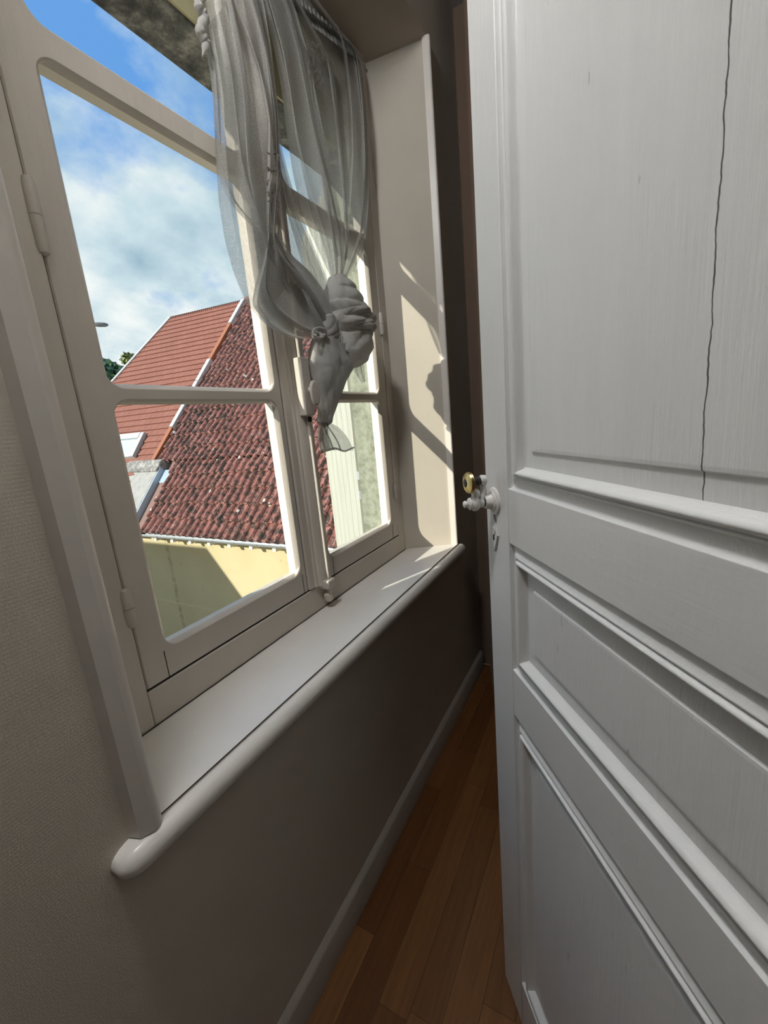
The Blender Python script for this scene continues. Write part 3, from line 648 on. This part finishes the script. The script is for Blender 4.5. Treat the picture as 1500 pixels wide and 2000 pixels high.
# board shutter folded outwards from the right jamb
SH0 = Vector((1.412, .897, 0)); SH1 = Vector((1.725, 1.268, 0)); sd_ = (SH1-SH0).normalized(); sn = Vector((-sd_.y, sd_.x, 0)); SL = (SH1-SH0).length
sh = empty('window_shutter', SH0+Vector((0, 0, .67)), 'pale cream board shutter swung open outside the window', 'shutter')
NB = 6
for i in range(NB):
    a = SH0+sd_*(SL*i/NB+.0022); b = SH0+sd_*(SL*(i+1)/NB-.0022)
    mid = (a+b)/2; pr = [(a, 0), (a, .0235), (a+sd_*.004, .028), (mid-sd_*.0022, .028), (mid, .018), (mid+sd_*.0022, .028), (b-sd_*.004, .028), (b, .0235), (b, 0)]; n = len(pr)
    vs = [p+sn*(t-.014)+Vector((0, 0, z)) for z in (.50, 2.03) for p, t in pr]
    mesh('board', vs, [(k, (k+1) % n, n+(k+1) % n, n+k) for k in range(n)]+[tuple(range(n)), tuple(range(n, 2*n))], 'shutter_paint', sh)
for z in (.83, 1.82):
    vs = [SH0+sd_*(SL*s)-sn*(.0145+t)+Vector((0, 0, z+q)) for q in (0, .09) for s, t in ((.03, 0), (.97, 0), (.97, .02), (.03, .02))]
    mesh('ledge', vs, [(0, 1, 2, 3), (4, 5, 6, 7), (0, 1, 5, 4), (1, 2, 6, 5), (2, 3, 7, 6), (3, 0, 4, 7)], 'shutter_paint', sh)
for z in (.90, .98, 1.85): 
    lathe('hinge_pin', SH0-sd_*.006+sn*.004+Vector((0, 0, z)), Vector((0, 0, 1)), [(0, .004), (.003, .008), (.035, .008), (.038, .004)], 'zinc', sh, 12)

# ------------------------------------------------------------------ neighbouring wing: yellow wall, old tile roof
PH = R(50); XW = 5.0; ZG = -.598; SDn = Vector((math.cos(PH), 0, math.sin(PH))); NN = Vector((-math.sin(PH), 0, math.cos(PH)))
GP = Vector((XW, 0, ZG)); YV = 9.40; RL = 7.15
nh = empty('neighbour_house', (XW+.3, 5, -4.2), 'yellow rendered wing with a lichen-spotted red tile roof', 'house')
box('wall', XW+.25, XW+.55, FY+.001, 9.9, -4.2, ZG+.22, YE, nh)
rf = mesh('roof', [GP+Vector((0, y, 0))+SDn*s+NN*h for y in (FY+.002, YV) for s, h in ((0, -.10), (RL, -.10), (RL, -.005), (0, -.005))], [(0, 1, 2, 3), (4, 5, 6, 7), (0, 1, 5, 4), (1, 2, 6, 5), (2, 3, 7, 6), (3, 0, 4, 7)], 'valley_brown', nh)
TW, TE = .198, .358
def tile_mesh(name):
    pr = [(0, .010), (.034, .004), (.066, .008), (.090, .024), (.104, .054), (.124, .080), (.148, .082), (.170, .062), (.186, .030), (TW+.004, .010)]
    vs = []; fs = []; n = len(pr)
    for s, dz in ((-.035, .055), (TE+.03, 0)):
        for u, hh in pr: vs.append((s, u, hh+dz))
    for u, hh in pr: vs.append((-.035, u, hh+.055-.034))
    for i in range(n-1): fs.append((i, i+1, n+i+1, n+i)); fs.append((i, i+1, 2*n+i+1, 2*n+i))
    vs += [(TE+.03, 0, -.01), (TE+.03, TW+.004, -.01)]; fs += [(0, n, 3*n, 2*n), (n-1, 2*n-1, 3*n+1, 3*n-1)]
    me = bpy.data.meshes.new(name); me.from_pydata(vs, [], fs); me.update(); bm = bmesh.new(); bm.from_mesh(me); bmesh.ops.recalc_face_normals(bm, faces=bm.faces); bm.to_mesh(me); bm.free()
    me.materials.append(MATS['old_tile']); return me
tm = tile_mesh('roof_tile')
RM = Matrix.Identity(4)
for k in range(3): RM[k][0] = SDn[k]; RM[k][1] = (0, 1, 0)[k]; RM[k][2] = NN[k]
spots = []
for r_ in range(20):
    s = -.02+r_*TE; yl = 8.70 if s < 1.46 else YV-.02
    cN = int((yl-FY-.03)/TW)
    for c_ in range(cN):
        y = yl-(c_+1)*TW; P = GP+Vector((0, y, 0))+SDn*s
        Mx = Matrix.Translation(P+NN*random.uniform(-.003, .005)) @ RM @ Matrix.Rotation(random.uniform(-.018, .018), 4, 'Z') @ Matrix.Rotation(random.uniform(-.012, .012), 4, 'X')
        u, v, z = px(P+Vector((0, TW/2, 0))+SDn*.18); vis = (270 < u < 560 and 580 < v < 1060 and u > 283-(1060-v)*-.0) or (585 < u < 670 and 590 < v < 1075)
        spots.append((0 if vis else 1, z, Mx))
spots.sort(key=lambda t: (t[0], t[1]))
for k, z, Mx in spots[:300]:
    o = bpy.data.objects.new('roof_tile', tm); C.objects.link(o); o.parent = rf; o.matrix_basis = Mx
vs = []; fs = []; base = [v.co.copy() for v in tm.vertices]; bf = [tuple(p.vertices) for p in tm.polygons]
for k, z, Mx in spots[300:]:
    o_ = len(vs); vs += [Mx @ v for v in base]; fs += [tuple(i+o_ for i in f) for f in bf]
me = bpy.data.meshes.new('roof_tiles_far'); me.from_pydata([tuple(v) for v in vs], [], fs); me.update(); me.materials.append(MATS['old_tile'])
o = bpy.data.objects.new('roof_tiles_far', me); C.objects.link(o); o.parent = rf; o['kind'] = 'stuff'
# half-round ridge
rp = GP+SDn*(RL+.02)
for i in range(24):
    y = YV-.36*(i+1)
    if y < FY+.03: break
    extrude_profile('ridge_tile', [(.13*math.cos(math.pi*q/8), .11*math.sin(math.pi*q/8)) for q in range(9)]+[(.10*math.cos(math.pi-math.pi*q/8), .08*math.sin(math.pi*q/8)) for q in range(9)], rp+Vector((0, y, .0)), rp+Vector((0, y+.352, .0)), Vector((1, 0, 0)), Vector((0, 0, 1)), 'old_tile', rf)
# gutter
gx, gz, gr = XW-.055, ZG-.035, .062
pr = [(gr*math.cos(R(a)), gr*math.sin(R(a))) for a in range(180, 361, 18)]+[((gr-.006)*math.cos(R(a)), (gr-.006)*math.sin(R(a))) for a in range(360, 179, -18)]
gu = extrude_profile('gutter', pr, Vector((gx, FY+.03, gz)), Vector((gx, 8.95, gz)), Vector((1, 0, 0)), Vector((0, 0, 1)), 'zinc', nh)
tube('gutter_bead', [Vector((gx-gr, FY+.03, gz)), Vector((gx-gr, 8.95, gz))], .010, 'zinc', gu, 8)
y = 8.66; i = 0
while y > FY+.2:
    tube('gutter_bracket', [Vector((gx+(gr+.004)*math.cos(R(a)), y, gz+(gr+.004)*math.sin(R(a)))) for a in range(180, 361, 20)], .008, 'zinc', gu, 6)
    box('rafter_tail', XW+.02, XW+.25, y-.30, y-.22, ZG-.20, ZG-.09, 'rafter_white', nh, .004)
    y -= .555
# rendered coping slab at the left end of the roof, zinc soaker and valley board beside it
def slope_box(name, y0, y1, s0, s1, h0, h1, m, parent, bev=0):
    bm = boxbm(s0, s1, y0, y1, h0, h1, bev)
    for v in bm.verts: c = v.co.copy(); v.co = GP+SDn*c.x+Vector((0, c.y, 0))+NN*c.z
    return obj(name, bm, m, parent)
slope_box('coping_slab', 9.02, 11.4, -.1, 1.52, -.10, .17, 'grey_stucco', nh, .02)
slope_box('coping_cap', 9.00, 11.4, 1.38, 1.70, -.10, .215, 'weathered_cap', nh, .03)
slope_box('zinc_flashing', 8.985, 9.018, -.08, 1.50, -.05, .165, 'zinc_blue', nh, .004)
slope_box('zinc_apron', 8.70, 9.00, 1.16, 1.50, .02, .055, 'zinc_blue', nh, .006)
slope_box('valley_board', 8.72, 8.99, -.08, 1.18, -.04, .035, 'valley_brown', nh, .006)
slope_box('valley_edge', 8.695, 8.725, -.08, 1.20, -.02, .075, 'valley_brown', nh, .006)

# ------------------------------------------------------------------ taller house behind with the newer orange roof
AZ = R(98); rd = Vector((math.cos(AZ), math.sin(AZ), 0)); on = rd.cross(SDn); on = on if on.z > 0 else -on; on.normalize()
OP = GP+Vector((0, YV+.03, 0))+NN*.10; ou = rd; ov = on.cross(ou); ov = ov if ov.z > 0 else -ov
def to_uv(u, v): P = at_plane(u, v, OP, on)-OP; return P.dot(ou), P.dot(ov)
def oP(a, b, h=0): return OP+ou*a+ov*b+on*h
oh = empty('orange_roof_house', (9, 12, -4.2), 'tall house with a newer orange-red tile roof and skylight', 'house')
poly = [to_uv(*p) for p in ((294, 922), (481, 587), (331, 622), (222, 743))]
rl, rr_ = poly[2], poly[1]; ledge = poly[3]
TE2 = .19
top = (rl[1]+rr_[1])/2; bot = to_uv(240, 1000)[1]
def xr(b):   # right boundary follows the shared verge
    (a0, b0), (a1, b1) = poly[0], poly[1]; return a0+(a1-a0)*(b-b0)/(b1-b0)
def xl(b):
    (a0, b0), (a1, b1) = ledge, rl; return a0+(a1-a0)*(b-b0)/(b1-b0)
orf = mesh('roof', [oP(xr(bot), bot, -.12), oP(xr(top), top, -.12), oP(xl(top), top, -.12), oP(xl(bot), bot, -.12), oP(xr(bot), bot, -.02), oP(xr(top), top, -.02), oP(xl(top), top, -.02), oP(xl(bot), bot, -.02)],
           [(0, 1, 2, 3), (4, 5, 6, 7), (0, 1, 5, 4), (1, 2, 6, 5), (2, 3, 7, 6), (3, 0, 4, 7)], 'new_tile', oh)
vs = []; fs = []; uvs = []; b = bot; row = 0
while b < top-.02:
    b1 = min(b+TE2, top); a0, a1, a2, a3 = xr(b), xl(b), xl(b1), xr(b1); o_ = len(vs)
    vs += [oP(a0, b, .030), oP(a1, b, .030), oP(a2, b1, 0.0), oP(a3, b1, 0.0), oP(a0, b, -.005), oP(a1, b, -.005)]
    fs += [(o_, o_+1, o_+2, o_+3), (o_, o_+1, o_+5, o_+4)]; off = .1*(row % 2)
    uvs += [(a0+off, b), (a1+off, b), (a2+off, b1), (a3+off, b1), (a0+off, b), (a1+off, b), (a1+off, b-.02), (a0+off, b-.02)]; b = b1; row += 1
me = bpy.data.meshes.new('tile_courses'); me.from_pydata([tuple(v) for v in vs], [], fs); me.update(); ul = me.uv_layers.new()
for i, q in enumerate(uvs): ul.data[i].uv = q
me.materials.append(MATS['new_tile']); o = bpy.data.objects.new('tile_courses', me); C.objects.link(o); o.parent = orf; o['kind'] = 'stuff'
# verge trims: orange verge tiles with white zinc lengths, white barge board on the far verge
def verge(name, fa, b0, b1, wd, h0, h1, m):
    vs = [oP(fa(b)+q, b, h) for b in (b0, b1) for q, h in ((0, h0), (wd, h0), (wd, h1), (0, h1))]
    return mesh(name, vs, [(0, 1, 2, 3), (4, 5, 6, 7), (0, 1, 5, 4), (1, 2, 6, 5), (2, 3, 7, 6), (3, 0, 4, 7)], m, oh)
def bv(u, v): return to_uv(u, v)[1]
cuts = [bv(294, 922), bv(335, 838), bv(388, 748), bv(416, 704), bv(456, 634), bv(481, 587)]
for i, mm in enumerate(('orange_verge', 'white_flashing', 'white_flashing', 'orange_verge', 'white_flashing')):
    verge('verge_trim', xr, cuts[i]+.01, cuts[i+1]-.01, .11, -.06, .075 if mm[0] == 'o' else .085, mm)
verge('barge_board', xl, bot, top, -.09, -.10, .05, 'white_flashing')
for i in range(40):
    t0, t1 = i/40, (i+.94)/40; a0 = xr(top)+(xl(top)-xr(top))*t0; a1 = xr(top)+(xl(top)-xr(top))*t1
    tube('ridge_tile', [oP(a0, top, -.03), oP(a0*.6+a1*.4, top, -.035), oP(a1, top, -.045)], [.075, .07, .06], 'new_tile', oh, 10)
# skylight
q1 = to_uv(288, 849); q2 = to_uv(247, 897)
sk = empty('skylight', oP(q1[0], q1[1])); sk.parent = oh; sk.matrix_parent_inverse = oh.matrix_basis.inverted()
def obox(name, a0, a1, b0, b1, h0, h1, m, par):
    vs = [oP(a, b, h) for h in (h0, h1) for a, b in ((a0, b0), (a1, b0), (a1, b1), (a0, b1))]
    return mesh(name, vs, [(0, 1, 2, 3), (4, 5, 6, 7), (0, 1, 5, 4), (1, 2, 6, 5), (2, 3, 7, 6), (3, 0, 4, 7)], m, par)
sa, sb1, sb0 = q1[0], q1[1], q2[1]; sw = 1.15
obox('frame', sa, sa+.11, sb0, sb1, .0, .11, 'white_flashing', sk); obox('frame', sa+sw-.11, sa+sw, sb0, sb1, .0, .11, 'white_flashing', sk)
obox('frame', sa+.11, sa+sw-.11, sb1-.16, sb1, .0, .12, 'white_flashing', sk); obox('frame', sa+.11, sa+sw-.11, sb0, sb0+.12, .0, .10, 'white_flashing', sk)
mat('skylight_glass', (.45, .58, .68), .06, 0, 1.0); obox('pane', sa+.11, sa+sw-.11, sb0+.12, sb1-.16, .03, .06, 'skylight_glass', sk)
# body of the house under the roof
ea = oP(xr(bot), bot, -.1); eb = oP(xl(bot), bot, -.1); ra = oP(xr(top), top, -.1); rb = oP(xl(top), top, -.1)
dep = Vector((on.x, on.y, 0)).normalized()*-1
vs = [Vector((p.x, p.y, -4.2)) for p in (ea, eb)]+[ea, eb, ra, rb]; bk0 = ra+(ra-ea).project(dep)*1.0; bk1 = rb+(rb-eb).project(dep)*1.0
vs += [Vector((bk0.x, bk0.y, ea.z)), Vector((bk1.x, bk1.y, eb.z)), Vector((bk0.x, bk0.y, -4.2)), Vector((bk1.x, bk1.y, -4.2))]
vs = [v+dep*.05+Vector((0, 0, -.12)) if i > 1 else v+dep*.05 for i, v in enumerate(vs)]
mesh('wall', vs, [(0, 1, 3, 2), (4, 5, 7, 6), (6, 7, 9, 8), (0, 2, 4, 6, 8), (1, 3, 5, 7, 9), (0, 1, 9, 8)], YE, oh)
mesh('rear_roof', [ra+Vector((0, 0, .02)), rb+Vector((0, 0, .02)), vs[7]+Vector((0, 0, .15)), vs[6]+Vector((0, 0, .15)), ra-Vector((0, 0, .06)), rb-Vector((0, 0, .06)), vs[7]+Vector((0, 0, .07)), vs[6]+Vector((0, 0, .07))], [(0, 1, 2, 3), (4, 5, 6, 7), (0, 1, 5, 4), (1, 2, 6, 5), (2, 3, 7, 6), (3, 0, 4, 7)], 'new_tile', oh)
# back of the yellow wing
mesh('gable_wall', [(XW+.3, 9.385, -4.2), (2*rp.x-XW-.3, 9.385, -4.2), (2*rp.x-XW-.3, 9.385, ZG+.1), (rp.x, 9.385, rp.z-.12), (XW+.3, 9.385, ZG+.15), (XW+.3, 9.30, -4.2), (2*rp.x-XW-.3, 9.30, -4.2), (2*rp.x-XW-.3, 9.30, ZG+.1), (rp.x, 9.30, rp.z-.12), (XW+.3, 9.30, ZG+.15)],
     [(0, 1, 2, 3, 4), (5, 6, 7, 8, 9), (0, 1, 6, 5), (1, 2, 7, 6), (2, 3, 8, 7), (3, 4, 9, 8), (4, 0, 5, 9)], YE, nh)
rx = rp.x
mesh('rear_roof', [(rx, FY+.01, rp.z), (rx, YV, rp.z), (2*rx-XW, YV, ZG), (2*rx-XW, FY+.01, ZG), (rx, FY+.01, rp.z-.1), (rx, YV, rp.z-.1), (2*rx-XW, YV, ZG-.1), (2*rx-XW, FY+.01, ZG-.1)], [(0, 1, 2, 3), (4, 5, 6, 7), (0, 1, 5, 4), (1, 2, 6, 5), (2, 3, 7, 6), (3, 0, 4, 7)], 'old_tile', nh)
# outbuilding across the yard: its roof edge throws the slanting shade on the yellow wall
yo = [(8.86, 1.37), (9.62, 2.30), (13.5, 2.30), (13.5, -4.2), (7.0, -4.2), (7.0, -.86)]
n = len(yo); o = mesh('wall_outbuilding', [(x, y, z) for x in (-3.6, -1.1) for y, z in yo], [(i, (i+1) % n, n+(i+1) % n, n+i) for i in range(n)]+[tuple(range(n)), tuple(range(n, 2*n))], YE); o['kind'] = 'structure'
box('ground', -40, 90, .9, 110, -4.3, -4.2, 'courtyard', kind='structure')

# ------------------------------------------------------------------ trees and street lamp beyond the roofs
def tree(P, rad, hgt, m, label, seed, n=2600):
    rnd = random.Random(seed); t = empty('tree', (P.x, P.y, -4.2), label, 'tree')
    tube('trunk', [Vector((P.x, P.y, -4.25)), Vector((P.x+.2, P.y, (P.z-4.2)/2)), P], [.35, .28, .12], 'trunk', t, 10)
    cen = [(P+Vector((rnd.gauss(0, 1)*rad*.45, rnd.gauss(0, 1)*rad*.45, rnd.gauss(0, 1)*hgt*.35)), rad*rnd.uniform(.28, .5)) for _ in range(16)]
    vs = []; fs = []
    for _ in range(n):
        c, r = rnd.choice(cen); d = Vector((rnd.gauss(0, 1), rnd.gauss(0, 1), rnd.gauss(0, 1))).normalized(); p = c+d*r*rnd.uniform(.75, 1.05)
        a = Vector((rnd.gauss(0, 1), rnd.gauss(0, 1), rnd.gauss(0, 1))).normalized()*.17; b_ = d.cross(a).normalized()*.11; i = len(vs)
        vs += [p-a, p+b_, p+a, p-b_]; fs.append((i, i+1, i+2, i+3))
    me = bpy.data.meshes.new('foliage'); me.from_pydata([tuple(v) for v in vs], [], fs); me.update(); o = obj('foliage', me, m, t); o['kind'] = 'stuff'
d = ray(216, 742); tree(CAM+d*(26/d.length), 1.4, 1.15, 'leaf_dark', 'dark green leafy tree crown left of the orange roof', 3)
d = ray(243, 750); tree(CAM+d*(31/d.length), 1.2, 1.1, 'leaf_olive', 'olive green tree showing behind the darker tree crown', 8)
d = ray(194, 634); hp = CAM+d*(24/d.length); d2 = ray(160, 634); pp_ = CAM+d2*(24/d2.length); pp_.z = hp.z
sl_ = empty('street_lamp', (pp_.x, pp_.y, -4.2), 'grey street lamp head poking out beside the window stile', 'street lamp')
tube('pole', [Vector((pp_.x, pp_.y, -4.2)), Vector((pp_.x, pp_.y, hp.z-.05))], .05, 'lamp_grey', sl_, 12)
dv = (hp-pp_).normalized(); hl = lathe('lamp_head', hp-dv*.30, dv, [(0, .03), (.08, .08), (.3, .10), (.52, .09), (.62, .05), (.65, .012)], 'lamp_grey', sl_, 16)
tube('arm', [Vector((pp_.x, pp_.y, hp.z-.06)), pp_+dv*.08+Vector((0, 0, .0)), hp-dv*.28], .025, 'lamp_grey', sl_, 8)
